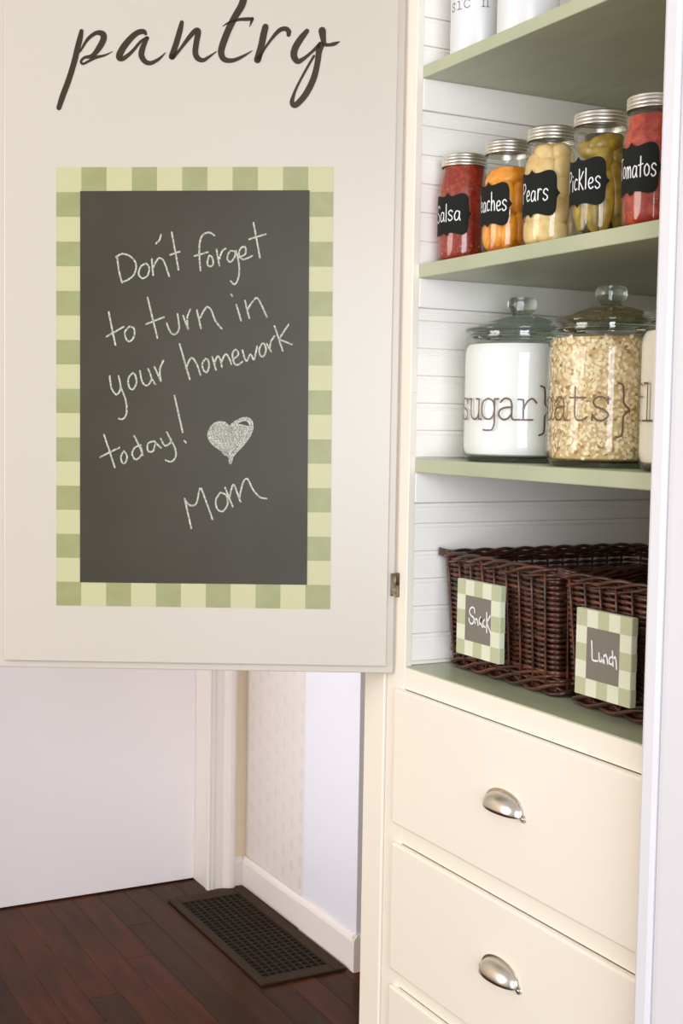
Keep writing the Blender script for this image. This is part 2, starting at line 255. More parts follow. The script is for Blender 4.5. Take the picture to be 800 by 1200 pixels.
HEART=[[[-262.1,1388.6],[-270.7,1397.8],[-285.5,1396.7],[-296.8,1381.7],[-293.7,1366.9],[-278.7,1354.4],[-263.7,1344.1],[-260.2,1330.1],[-255.2,1344.2],[-236.3,1365.7],[-225.9,1382.9],[-224.8,1397.7],[-232.6,1406.0],[-245.3,1403.7],[-257.9,1395.0],[-262.0,1386.5]],[[-262.9,1384.4],[-271.5,1394.4],[-284.2,1393.3],[-293.8,1380.5],[-290.7,1367.8],[-276.6,1356.6],[-260.7,1342.8],[-239.8,1366.9],[-228.9,1382.8],[-228.2,1395.5],[-234.2,1402.6],[-245.2,1400.3],[-255.7,1392.1],[-262.0,1383.5]],[[-260.3,1344.1],[-259.3,1331.4]],[[-291.8,1389.0],[-276.3,1393.0],[-260.8,1389.9],[-245.4,1394.0],[-229.8,1390.8]],[[-291.7,1386.0],[-276.3,1390.1],[-260.8,1386.9],[-245.3,1391.0],[-229.8,1387.9]],[[-291.7,1383.0],[-276.3,1387.1],[-260.7,1384.0],[-245.3,1388.0],[-229.8,1384.9]],[[-291.7,1380.1],[-276.5,1384.1],[-261.3,1381.0],[-246.1,1385.1],[-230.8,1381.9]],[[-291.7,1377.1],[-277.1,1381.2],[-262.5,1378.0],[-247.9,1382.1],[-233.3,1378.9]],[[-291.6,1374.1],[-277.7,1378.2],[-263.7,1375.0],[-249.8,1379.1],[-235.8,1375.9]],[[-291.6,1371.2],[-278.3,1375.2],[-264.9,1372.0],[-251.7,1376.1],[-238.3,1372.9]],[[-291.2,1368.2],[-278.6,1372.2],[-266.0,1369.1],[-253.4,1373.1],[-240.8,1369.9]],[[-288.5,1365.3],[-277.2,1369.3],[-265.9,1366.1],[-254.6,1370.1],[-243.3,1366.9]],[[-285.8,1362.4],[-275.8,1366.3],[-265.8,1363.1],[-255.8,1367.1],[-245.8,1363.9]],[[-283.1,1359.4],[-274.4,1363.4],[-265.7,1360.1],[-257.0,1364.1],[-248.3,1360.9]],[[-280.4,1356.5],[-273.0,1360.5],[-265.6,1357.2],[-258.2,1361.1],[-250.8,1357.8]],[[-277.7,1353.6],[-271.6,1357.5],[-265.5,1354.2],[-259.4,1358.1],[-253.3,1354.8]],[[-275.0,1350.7],[-270.2,1354.6],[-265.4,1351.2],[-260.6,1355.1],[-255.7,1351.8]],[[-272.2,1347.7],[-268.8,1351.6],[-265.2,1348.3],[-261.8,1352.2],[-258.2,1348.8]],[[-269.5,1344.8],[-267.4,1348.7],[-265.1,1345.3],[-263.0,1349.2],[-260.7,1345.8]],[[-285.4,1389.9],[-288.7,1379.7],[-284.0,1373.8]],[[-279.5,1390.4],[-282.8,1379.8],[-278.0,1370.1]],[[-273.6,1391.0],[-276.8,1379.9],[-272.0,1366.4]],[[-267.6,1391.5],[-270.9,1380.0],[-266.0,1362.7]],[[-261.7,1392.0],[-264.9,1380.1],[-260.0,1359.0]],[[-255.7,1391.7],[-259.0,1380.2],[-254.1,1362.9]],[[-249.8,1391.4],[-253.1,1380.3],[-248.2,1366.8]],[[-243.8,1391.0],[-247.1,1380.4],[-242.3,1370.7]],[[-237.9,1390.7],[-241.2,1380.5],[-236.4,1374.6]]]
SNACK=[[[1723.4,1106.3],[1724.2,1112.5],[1730.9,1114.2],[1737.6,1108.7],[1735.0,1101.9],[1725.8,1098.1],[1724.6,1092.1],[1731.7,1087.6],[1737.8,1091.3],[1738.4,1095.8]],[[1721.7,1096.6],[1720.9,1090.1]],[[1721.1,1094.1],[1717.7,1097.7],[1714.8,1094.5],[1712.8,1088.2]],[[1705.9,1101.8],[1710.0,1097.2],[1708.4,1090.6],[1704.5,1094.0],[1705.3,1100.9],[1703.1,1090.1],[1699.4,1086.6]],[[1695.2,1099.3],[1698.9,1095.7],[1698.3,1089.8],[1693.0,1088.1]],[[1689.9,1111.0],[1688.6,1080.2]],[[1680.2,1107.3],[1687.6,1096.3],[1683.8,1088.9],[1677.8,1080.6]]]
LUNCH=[[[1434.0,1106.0],[1432.5,1093.4],[1430.9,1080.7],[1419.9,1080.6]],[[1417.5,1091.9],[1416.1,1081.9],[1412.1,1081.9],[1410.5,1089.9]],[[1410.5,1089.9],[1409.1,1080.5]],[[1408.2,1090.2],[1405.8,1079.8]],[[1407.0,1086.6],[1403.8,1092.2],[1400.7,1088.3],[1398.6,1080.4]],[[1390.8,1091.2],[1395.5,1087.9],[1394.8,1081.7],[1389.7,1081.0]],[[1389.6,1099.0],[1387.4,1079.1]],[[1387.9,1087.2],[1384.1,1092.3],[1381.4,1086.4],[1380.0,1076.4]]]
# ================================================================ SETTING
# floor of dark planks, each board its own piece
floor=struct(box('floor',-3.2,2.6,-2.6,3.95,-0.06,-0.0016,mat('subfloor',hexc(104,80,62),0.9)))
FL=[mat('stained_board',hexc(74,41,24),0.2,col2=hexc(50,30,19),scale=3.2,stretch=(9,1,1),bump=0.04,bscale=26,detail=6,lo=0.3,hi=0.75),
    mat('stained_board_red',hexc(86,45,24),0.22,col2=hexc(56,32,19),scale=3.6,stretch=(9,1,1),bump=0.04,bscale=26,detail=6,lo=0.3,hi=0.75),
    mat('stained_board_dark',hexc(68,39,24),0.2,col2=hexc(48,29,19),scale=3.0,stretch=(9,1,1),bump=0.04,bscale=26,detail=6,lo=0.3,hi=0.75)]
for m_ in FL: m_.node_tree.nodes['Principled BSDF'].inputs['IOR'].default_value=1.13; m_.node_tree.nodes['Principled BSDF'].inputs['Roughness'].default_value=0.22
PW=0.0785; rr=random.Random(5)
def plank(x0,x1,y0,y1,m):
    o=box('floor_plank',x0+0.0006,x1-0.0006,y0+0.0005,y1-0.0005,-0.016,0.0,m,floor,bev=0.0011,seg=1)
for k in range(-34,11):
    x0=0.786+PW*k; x1=min(x0+PW,1.62)
    if x1-x0<0.01 or x1>1.63: continue
    near = -0.3<x0<1.62
    y=-2.55 if not near else -2.55+rr.uniform(-.9,0)
    y=max(y,-2.55)
    while y<3.9:
        l=rr.uniform(0.9,2.3) if near else rr.uniform(1.6,2.6)
        if abs(k)==2 and y<1.9 and y+l>1.9: l=2.165*1.4-y
        y2=min(y+l,3.9)
        if 3.9-y2<0.25: y2=3.9
        plank(x0,x1,y,y2,FL[rr.randrange(3)]); y=y2

# hallway: plastered wall beyond the cabinet, its corner, skirting, far wall with door
wh=struct(box('wall_right',1.612,1.75,2.902,3.62,0,2.7,None or mat('satin_wallpaper',hexc(230,220,217),0.4)),)
# pale oval motifs raised on the wallpaper
bm=bmesh.new(); ro=random.Random(9)
OV=mat('wallpaper_oval_print',hexc(233,224,221),0.22)
for i in range(7):
    for j in range(24):
        y=3.235+i*0.055; z=0.12+j*0.062+(0.031 if i%2 else 0)
        vs=[bm.verts.new((1.6116,y+0.011*math.cos(a*math.pi/6),z+0.018*math.sin(a*math.pi/6))) for a in range(12)]
        bm.faces.new(vs)
o=finish(bm,'oval_print',OV,wh); o['kind']='stuff'
CORN=mat('corner_white_paint',hexc(233,232,241),0.4)
o=box('corner_board',1.606,1.614,2.899,3.205,0.0,2.7,CORN,wh,bev=0.003)
o=box('corner_board_return',1.606,1.75,2.896,2.903,0.0,2.7,CORN,wh,bev=0.001,seg=1)
wf=struct(box('wall_far',1.49,1.76,3.61,3.72,0,2.7,TAN))
box('wall_panel',-3.2,0.50,3.61,3.72,0,2.7,TAN,wf)
box('door_header',0.50,1.49,3.61,3.72,2.06,2.7,TAN,wf)
def skirting(name,f0,f1,h=0.088,parent=None):
    bm=bmesh.new()
    prof=[(0,0),(0.012,0),(0.012,h-0.016),(0.0095,h-0.008),(0.006,h-0.003),(0.004,h),(0,h)]
    extrude_profile(bm,prof,f0,f1)
    return finish(bm,name,HTRIM,parent)
sk=struct(skirting('baseboard_right',lambda a,b:(1.610-a,3.205,b),lambda a,b:(1.610-a,3.61,b)))
sk2=skirting('corner_skirting',lambda a,b:(1.606-a,2.884,b),lambda a,b:(1.606-a,3.205,b),0.094,sk)
sk3=skirting('return_skirting',lambda a,b:(1.5945,2.8962-a,b),lambda a,b:(1.75,2.8962-a,b),0.094,sk)
sf=struct(skirting('baseboard_far',lambda a,b:(1.572,3.61-a,b),lambda a,b:(1.60,3.61-a,b)))
# far door, closed, in its casing
d1=struct(box('door_1',0.585,1.487,3.707,3.745,0.004,2.04,mat('hall_door_paint',hexc(247,240,241),0.45),bev=0.002),'plain white closed door at the far end of the hallway')
for zc in (1.05,):
    pass
tr=empty('trim_1',(0,0,0)); struct(tr)
def casing(name,x0,x1,y,z0,z1,flip=False):
    bm=bmesh.new(); w=x1-x0
    prof=[(0,0),(0,0.012),(0.006,0.016),(0.012,0.014),(0.02,0.0145),(0.028,0.012),(0.05,0.014),(0.058,0.02),(0.068,0.026),(0.078,0.027),(w-0.004,0.025),(w,0.018),(w,0)]
    f=lambda a,b:((x0+a) if not flip else (x1-a), y-b)
    extrude_profile(bm,prof,lambda a,b:(*f(a,b),z0),lambda a,b:(*f(a,b),z1))
    return finish(bm,name,HTRIM,tr)
casing('casing_side',1.484,1.573,3.612,0.0,2.13)
casing('casing_side',0.50,0.589,3.612,0.0,2.13,True)
box('casing_head',0.50,1.573,3.588,3.612,2.045,2.13,HTRIM,tr,bev=0.003)
box('door_jamb',1.487,1.502,3.605,3.75,0,2.05,HTRIM,tr)
box('door_jamb',0.572,0.587,3.605,3.75,0,2.05,HTRIM,tr)
struct(box('wall_back',2.55,2.6,-2.6,3.95,0,2.7,HALLW))
struct(box('wall_left',-2.45,-2.35,-2.6,3.61,0,2.7,HALLW))
# white casing board and wall at the right of the pantry
wn=struct(box('wall_near',1.10,1.14,-2.6,1.165,0,2.7,WHITE))
t2=empty('trim_2'); struct(t2)
bm=bmesh.new()
Y1=1.2035
prof=[(1.135,Y1-0.001),(1.056,Y1),(1.0515,Y1-0.002),(1.05,Y1-0.006),(1.0503,Y1-0.022),(1.052,Y1-0.0275),(1.0555,Y1-0.0285),(1.0555,Y1-0.0315),(1.052,Y1-0.033),(1.0515,Y1-0.04),(1.0515,0.80),(1.06,0.79),(1.135,0.79)]
extrude_profile(bm,prof,lambda a,b:(a,b,0),lambda a,b:(a,b,2.7))
finish(bm,'casing_board',WHITE,t2)

# ================================================================ PANTRY CABINET
cab=thing('pantry_cabinet','built-in cream pantry cabinet with moss green shelves, drawers and open door','cabinet',(1.40,1.56,0))
IC=Matrix.Translation((-1.40,-1.56,0))
def C(o):
    """keep world placement of a piece built in world coordinates"""
    o.parent=cab; o.matrix_parent_inverse=Matrix.Identity(4); o.data.transform(IC); return o
C(box('side_panel',1.124,1.68,1.984,2.0,0,2.5,CREAM))
C(box('outer_stile',1.118,1.140,1.933,2.0,0,2.5,CREAM,bev=0.0015))
lab(C(box('stile',1.122,1.135,1.8715,1.9305,0,2.5,CREAM,bev=0.0012)),'left face frame stile')
C(box('stile',1.122,1.135,1.16,1.216,0,2.5,CREAM))
C(box('inner_side',1.135,1.67,1.8795,1.984,0,2.5,BEADW))
C(box('inner_side',1.134,1.67,1.195,1.215,0,2.5,BEADW))
C(box('back_panel',1.667,1.68,1.195,1.984,0,2.5,BEADW))
C(box('top_panel',1.122,1.67,1.215,1.88,2.42,2.44,WHITE))
ZC=0.9987
for a,b in ((0.9607,ZC-0.0022),(0.699,0.7295),(0.452,0.478),(0.08,0.232)):
    C(box('rail',1.122,1.140,1.216,1.8712,a,b,CREAM,bev=0.0012))
lab(C(box('counter',1.1235,1.667,1.2155,1.879,ZC-0.018,ZC,GREEN)),'moss green painted counter board')
C(box('toe_kick',1.18,1.19,1.216,1.87,0.0,0.08,CREAM))
# beadboard
def bead_board(z0,z1,left=True):
    bm=bmesh.new()
    if z1-z0>0.02: prof=[(z0,-.0007),(z0+.0006,0),(z1-.0118,0),(z1-.0106,-.0018),(z1-.0094,-.0006),(z1-.0058,0.0004),(z1-.0022,-.0006),(z1-.001,-.0018)]
    else: prof=[(z0,-.0025),(z0+.0012,0),(z1-.001,-.0001),(z1-.0005,-.0025)]
    prof=prof+[(z1-.0005,-.0045),(z0,-.0045)]
    if left: extrude_profile(bm,prof,lambda a,b:(1.135,1.875-b,a),lambda a,b:(1.663,1.875-b,a))
    else: extrude_profile(bm,prof,lambda a,b:(1.663-b,1.2155,a),lambda a,b:(1.663-b,1.875,a))
    C(finish(bm,'bead_board',BEADW))
def bead_section(lo,hi,anchor,pitch):
    zs=[]; z=anchor
    while z>lo: z-=pitch
    z+=pitch
    while z<hi: zs.append(z); z+=pitch
    b=[lo]+zs+[hi]
    for p,q in zip(b,b[1:]):
        if q-p>0.004:
            bead_board(p,q,True); bead_board(p,q,False)
ZS=[1.9797,1.6614,1.3434]; TH=[0.0200,0.0222,0.0222]
bead_section(ZS[0],2.40,2.0588,0.0453)
bead_section(ZS[1],1.910,1.8860,0.0465)
bead_section(ZS[2],1.592,1.5263,0.0450)
bead_section(ZC,1.2705,1.1904,0.0462)
for (zt,zb) in ((ZS[0]-TH[0],1.9095),(ZS[1]-TH[1],1.5917),(ZS[2]-TH[2],1.2708)):
    C(box('cleat',1.135,1.667,1.8708,1.8752,zb,zt,BEADW,bev=0.0012,seg=1))
    C(box('cleat',1.655,1.6625,1.2155,1.8705,zb,zt,BEADW,bev=0.0012,seg=1))
for i,(z,t) in enumerate(zip(ZS,TH)):
    s=lab(C(box('shelf',1.134,1.440,1.2155,1.8795 if i<0 else 1.8745,z-t,z,GREEN,bev=0.0018)),('top','middle','lower')[i]+' moss green painted shelf')
    b=box('rear_board',1.4412,1.654,1.2155,1.8745,z-t,z,GREEN,bev=0.0008,seg=1); b.data.transform(IC); b.parent=s
# latch strike recess on the stile
o=C(box('strike_plate',1.1225,1.1335,1.8698,1.8725,1.452,1.492,CREAM,bev=0.0008,seg=1)); lab(o,'painted over strike plate')
# drawers
def cup_pull(parent,yc,zc,x):
    w,h,d=0.0445,0.0275,0.0225
    bm=bmesh.new(); NU,NV=28,10; g=[]
    for i in range(NU+1):
        u=math.pi*i/NU; row=[]
        for j in range(NV+1):
            v=math.pi/2*j/NV
            r=1.0
            row.append(bm.verts.new((x-d*math.sin(u)**0.8*math.sin(v) if 0<i<NU else x, yc-w*math.cos(u), zc-0.016+h*(math.sin(u)**0.75 if 0<i<NU else 0)*math.cos(v)**0.9 if j<NV else zc-0.016)))
        g.append(row)
    for i in range(NU):
        for j in range(NV):
            try: bm.faces.new((g[i][j],g[i+1][j],g[i+1][j+1],g[i][j+1]))
            except ValueError: pass
    bmesh.ops.remove_doubles(bm,verts=bm.verts,dist=1e-5)
    bmesh.ops.recalc_face_normals(bm,faces=bm.faces[:])
    geo=bmesh.ops.solidify(bm,geom=bm.faces[:],thickness=0.0014)
    p=finish(bm,'cup_pull',METAL,parent,smooth=True)
    bm=bmesh.new()
    # flat flange around the cup with two round ears, and the screws
    out=[];inn=[]
    for i in range(NU+1):
        u=math.pi*i/NU
        out.append((yc-(w+0.004)*math.cos(u),zc-0.016+(h+0.0035)*math.sin(u)**0.75 if 0<i<NU else zc-0.016)); inn.append((yc-(w-0.001)*math.cos(u),zc-0.016+(h-0.001)*math.sin(u)**0.75 if 0<i<NU else zc-0.016))
    for xx in (x-0.0016,):
        A=[bm.verts.new((xx,*q)) for q in out]; B=[bm.verts.new((xx,*q)) for q in inn]; A2=[bm.verts.new((x,*q)) for q in out]
        for i in range(NU):
            bm.faces.new((A[i],A[i+1],B[i+1],B[i])); bm.faces.new((A[i],A2[i],A2[i+1],A[i+1]))
    for s in (-1,1):
        r=bmesh.ops.create_cone(bm,cap_ends=True,segments=20,radius1=0.0062,radius2=0.0052,depth=0.003)
        for v in r['verts']: v.co=Vector((x-0.0015-v.co.z,yc+s*(w+0.003)+v.co.x,zc-0.016+v.co.y))
    finish(bm,'pull_flange',METAL,parent,smooth=False)
    for s in (-1,1):
        bm=bmesh.new(); r=bmesh.ops.create_uvsphere(bm,u_segments=12,v_segments=6,radius=0.0026)
        for v in r['verts']: v.co=Vector((x-0.003+v.co.x*0.6,yc+s*(w+0.0035)+v.co.y,zc-0.016+v.co.z))
        finish(bm,'pull_screw',METAL,parent,smooth=True)
for (z0,z1,zp) in ((0.7307,0.9597,0.855),(0.4792,0.6978,0.603),(0.2332,0.4508,0.355)):
    bm=bmesh.new(); add_box(bm,1.112,1.126,1.240,1.8895,z0,z1,0.004,3)
    d=C(finish(bm,'drawer',CREAM))
    bm2=empty('x') if False else None
    n0=len(COL.objects)
    before=set(o.name for o in COL.objects)
    cup_pull(d,1.5640,zp,1.1122)
    for o in [o for o in COL.objects if o.name not in before]: o.data.transform(IC)
    bx=box('drawer_box',1.126,1.62,1.26,1.85,z0+0.015,z1-0.015,CREAM); bx.data.transform(IC); bx.parent=d

# the open door: local x runs from hinge side (0) to the free edge (-), local -y faces the camera
DA=-0.48977
door=empty('door',(1.10-1.40,1.905-1.56,0),DA,cab); lab(door,'open cream pantry door with chalkboard')
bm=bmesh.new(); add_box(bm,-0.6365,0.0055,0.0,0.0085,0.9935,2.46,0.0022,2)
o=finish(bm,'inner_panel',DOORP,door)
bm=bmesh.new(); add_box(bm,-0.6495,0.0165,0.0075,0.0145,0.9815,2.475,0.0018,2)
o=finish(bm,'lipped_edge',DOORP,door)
# gingham border: one painted cell after another
s0,s1,zb,zt=-0.5492,-0.0936,1.0892,1.8144
NX,NZ=11,18
def bq(u,v,y,q=((-.5485,1.0884),(-.0908,1.0896),(-.5502,1.8103),(-.0968,1.8185))):
    # the border was painted by hand and is not quite square to the door
    a=[q[0][k]*(1-u)+q[1][k]*u for k in (0,1)]; b=[q[2][k]*(1-u)+q[3][k]*u for k in (0,1)]
    return (a[0]*(1-v)+b[0]*v, y, a[1]*(1-v)+b[1]*v)
cw=(s1-s0)/NX; ch=(zt-zb)/NZ
bm=bmesh.new()
for i in range(NX):
    for j in range(NZ):
        if 0<i<NX-1 and 0<j<NZ-1: continue
        vs=[bm.verts.new(bq(a/NX,b/NZ,-0.0005)) for a,b in ((i,j),(i+1,j),(i+1,j+1),(i,j+1))]
        f=bm.faces.new(vs); f.material_index=1 if (i+j)%2==0 else 0
o=finish(bm,'gingham_border',[GLIGHT,GDARK],door,fix=False); lab(o,'green gingham check border')
bm=bmesh.new(); q=((-.5091,1.128),(-.1300,1.130),(-.5108,1.7724),(-.1355,1.7799))
A=[bm.verts.new(bq(u,v,-0.0012,q)) for u,v in ((0,0),(1,0),(1,1),(0,1))]; B=[bm.verts.new(bq(u,v,0.0,q)) for u,v in ((0,0),(1,0),(1,1),(0,1))]
bm.faces.new(A); bm.faces.new(B[::-1])
for k in range(4): bm.faces.new((A[k],B[k],B[(k+1)%4],A[(k+1)%4]))
o=finish(bm,'chalkboard',BOARD,door); lab(o,'dark olive chalkboard panel')
mm=lambda data:[[tuple(c/1000 for c in p) for p in s] for s in data]
o=strokes('pantry_lettering',mm(PANTRY),0.02,lambda a,b:(a,-0.0006,b),VINYL,door); lab(o,'brown script lettering reading pantry')
words=[("Don't",0,8),('forget',8,17),('to',17,20),('turn',20,27),('in',27,31),('your',31,38),('homework',38,52),('today!',52,63),('Mom',63,69)]
for wd,i0,i1 in words:
    o=strokes('chalk_word',mm(CHALK_TEXT[i0:i1]),0.0028,lambda a,b:(a,-0.0016,b),CHALK,door); lab(o,'white chalk handwriting reading '+wd)
hd=mm(HEART)
o=strokes('chalk_heart',hd,0.0034,lambda a,b:(a,-0.0017,b),CHALK2,door); lab(o,'shaded chalk heart')
# hinges on the hinge edge
for zc in (1.132,2.28):
    bm=bmesh.new(); add_lathe(bm,[(0,-0.02),(0.0034,-0.02),(0.0034,-0.0005),(0.003,0),(0.0034,0.0005),(0.0034,0.02),(0,0.02)],12,(0.0215,0.003,zc))
    add_box(bm,0.010,0.021,0.002,0.0048,zc-0.019,zc+0.019)
    o=sharp(finish(bm,'hinge',BRASS,door),40); lab(o,'small worn metal hinge')

# ================================================================ LETTERS
HG={'S':(.6,[[(.55,.85),(.4,1),(.12,.9),(.08,.65),(.35,.5),(.55,.3),(.45,.05),(.15,0),(.02,.15)]]),
'a':(.5,[[(.42,.5),(.2,.55),(.03,.3),(.1,.02),(.3,.05),(.43,.3),(.44,.52)],[(.44,.52),(.43,.2),(.5,0)]]),
'l':(.18,[[(.08,1.05),(.09,.5),(.08,0)]]),
's':(.44,[[(.4,.5),(.25,.6),(.06,.5),(.1,.35),(.34,.22),(.36,.06),(.15,-.03),(.02,.08)]]),
'P':(.6,[[(.1,1),(.08,.5),(.08,-.05)],[(.06,.96),(.4,1),(.58,.78),(.4,.55),(.1,.48)]]),
'e':(.45,[[(.06,.27),(.3,.3),(.4,.42),(.28,.57),(.08,.45),(.04,.2),(.2,0),(.42,.08)]]),
'c':(.42,[[(.4,.5),(.22,.57),(.04,.3),(.15,.02),(.38,.06)]]),
'h':(.48,[[(.06,1.05),(.07,.5),(.07,0)],[(.07,.3),(.22,.55),(.38,.45),(.42,0)]]),
'r':(.4,[[(.08,.57),(.09,.3),(.08,0)],[(.08,.35),(.22,.58),(.38,.54)]]),
'i':(.18,[[(.08,.55),(.09,.3),(.08,0)],[(.08,.74),(.09,.79)]]),
'k':(.5,[[(.06,1.05),(.07,.5),(.06,0)],[(.46,.9),(.25,.6),(.08,.42)],[(.08,.42),(.3,.2),(.48,-.02)]]),
'T':(.6,[[(.3,1),(.32,.5),(.3,0)],[(-.05,.96),(.3,1),(.62,1.02)]]),
'o':(.5,[[(.25,.57),(.06,.42),(.05,.15),(.22,0),(.42,.12),(.44,.4),(.25,.57)]]),
'm':(.66,[[(.05,.55),(.06,.3),(.05,0)],[(.06,.35),(.18,.56),(.3,.4),(.31,0)],[(.31,.35),(.44,.56),(.56,.4),(.6,0)]]),
't':(.4,[[(.2,.98),(.2,.5),(.2,0)],[(0,.56),(.2,.58),(.4,.62)]])}
TG={'s':[1,[(.76,.78),(.6,.97),(.34,1.0),(.14,.82),(.24,.6),(.58,.46),(.78,.26),(.62,.03),(.34,0),(.1,.22)],0,[(.76,1.0),(.76,.72)],[(.1,0),(.1,.26)]],
'u':[1,[(.18,.97),(.17,.35),(.28,.06),(.48,.0),(.66,.1),(.74,.3)],0,[(.0,.97),(.19,.97)],[(.55,.97),(.75,.97),(.75,0),(.92,0)]],
'g':[1,[(.4,1.0),(.12,.85),(.04,.5),(.12,.15),(.4,0),(.66,.15),(.74,.5),(.66,.85),(.4,1.0)],[(.75,.97),(.75,.3),(.75,-.2),(.62,-.48),(.36,-.52),(.14,-.5)],0,[(.74,.97),(.94,.97)]],
'a':[1,[(.14,.82),(.36,1.0),(.6,.93),(.69,.7),(.69,.4),(.69,.12),(.78,.0),(.92,0)],[(.69,.58),(.4,.57),(.12,.44),(.08,.18),(.28,0),(.52,.06),(.69,.28)]],
'r':[0,[(.05,.95),(.3,.95),(.3,0)],[(.02,0),(.74,0)],1,[(.3,.5),(.48,.86),(.72,1.0),(.92,.8)]],
'o':[1,[(.45,1.0),(.16,.85),(.06,.5),(.16,.15),(.45,0),(.74,.15),(.84,.5),(.74,.85),(.45,1.0)]],
't':[1,[(.32,1.42),(.32,.8),(.32,.25),(.44,.02),(.68,.0),(.9,.14)],0,[(.04,.97),(.82,.97)]],
'f':[1,[(.9,1.42),(.62,1.5),(.42,1.3),(.4,.8),(.4,0)],0,[(.1,0),(.74,0)],[(.08,.97),(.78,.97)]],
'l':[0,[(.14,1.5),(.44,1.5),(.44,0)],[(.06,0),(.84,0)]],
'i':[0,[(.14,.97),(.44,.97),(.44,0)],[(.06,0),(.84,0)],[(.42,1.36),(.45,1.36)]],
'c':[1,[(.8,.76),(.6,.96),(.34,.97),(.1,.7),(.1,.3),(.36,.02),(.62,.02),(.86,.2)]],
'n':[0,[(.02,.97),(.19,.97),(.19,0)],[(.02,0),(.37,0)],[(.55,0),(.92,0)],1,[(.19,.7),(.42,.98),(.64,.9),(.72,.65),(.72,.3),(.72,0)]],
'}':[1,[(.16,1.6),(.36,1.5),(.4,1.1),(.42,.75),(.66,.46),(.42,.2),(.4,-.25),(.36,-.6),(.14,-.72)]],
'{':[1,[(.74,1.6),(.54,1.5),(.5,1.1),(.48,.75),(.24,.46),(.48,.2),(.5,-.25),(.54,-.6),(.76,-.72)]]}
def cyl(R):
    # arclength a (m) measured from the -X side towards -Y, height b
    return lambda a,b:(-R*math.cos(a/R),-R*math.sin(a/R),b)
def hand_text(parent,name,word,R,p0,p1,zbase,H,m,w):
    gap=.12; tot=sum(HG[c][0] for c in word)+gap*(len(word)-1)
    a0=math.radians(p0)*R; a1=math.radians(p1)*R; sx=(a1-a0)/tot
    bm=bmesh.new(); x=0; rj=random.Random(word)
    for c in word:
        dz=rj.uniform(-.04,.04)
        for s in HG[c][1]: add_ribbon(bm,[(a0+(x+p[0])*sx,zbase+(p[1]+dz)*H) for p in s],w,cyl(R))
        x+=HG[c][0]+gap
    return finish(bm,name,m,parent,fix=False)
def typed_text(parent,name,items,R,xh,zbase,m,w,cw=0.95):
    """items: (glyph, centre angle in degrees)"""
    bm=bmesh.new()
    for c,ph in items:
        ac=math.radians(ph)*R; sm=True
        for s in TG[c]:
            if s in (0,1) and not isinstance(s,list): sm=bool(s); continue
            add_ribbon(bm,[(ac+(p[0]-.45)*xh*cw/0.95,zbase+p[1]*xh) for p in s],w,cyl(R),smooth=sm)
    return finish(bm,name,m,parent,fix=False)

# ================================================================ PRESERVING JARS
def ellipsoid(bm,c,axes,rot,Rmax,zmin,zmax,seg=14,bump=0,rd=None):
    r=bmesh.ops.create_uvsphere(bm,u_segments=seg,v_segments=seg//2+2,radius=1)
    for v in r['verts']:
        p=v.co.copy(); k=1+(rd.uniform(-bump,bump) if rd else 0)
        p=Vector((p.x*axes[0]*k,p.y*axes[1]*k,p.z*axes[2]*k)); p=rot@p+Vector(c)
        h=math.hypot(p.x,p.y)
        if h>Rmax: p.x*=Rmax/h; p.y*=Rmax/h
        p.z=min(max(p.z,zmin),zmax); v.co=p
JARSC=[]
def label_mesh(bm,R,phc,hw,zc,hh):
    def top(u):
        u=abs(u); pts=[(0,1.0),(.04,.93),(.10,.85),(.2,.82),(.33,.84),(.48,.9),(.6,.93),(.72,.92),(.8,.86),(.86,.74),(.885,.58),(.88,.42),(.885,.28),(.91,.16),(.95,.07),(1.0,0.01)]
        for a,b in zip(pts,pts[1:]):
            if u<=b[0]: return a[1]+(b[1]-a[1])*(u-a[0])/(b[0]-a[0])
        return 0.01
    us=[-1,-.97,-.94,-.91,-.895,-.885,-.88,-.87,-.86,-.83,-.8,-.75,-.7,-.6,-.5,-.4,-.3,-.2,-.14,-.1,-.06,-.04,-.02,0]
    us=us+[-u for u in us[-2::-1]]
    f=cyl(R); prev=None
    for u in us:
        a=math.radians(phc+hw*u)*R; t=top(u)*hh
        cur=[bm.verts.new(f(a,zc+t)),bm.verts.new(f(a,zc)),bm.verts.new(f(a,zc-t))]
        if prev:
            bm.faces.new((prev[0],cur[0],cur[1],prev[1])); bm.faces.new((prev[1],cur[1],cur[2],prev[2]))
        prev=cur
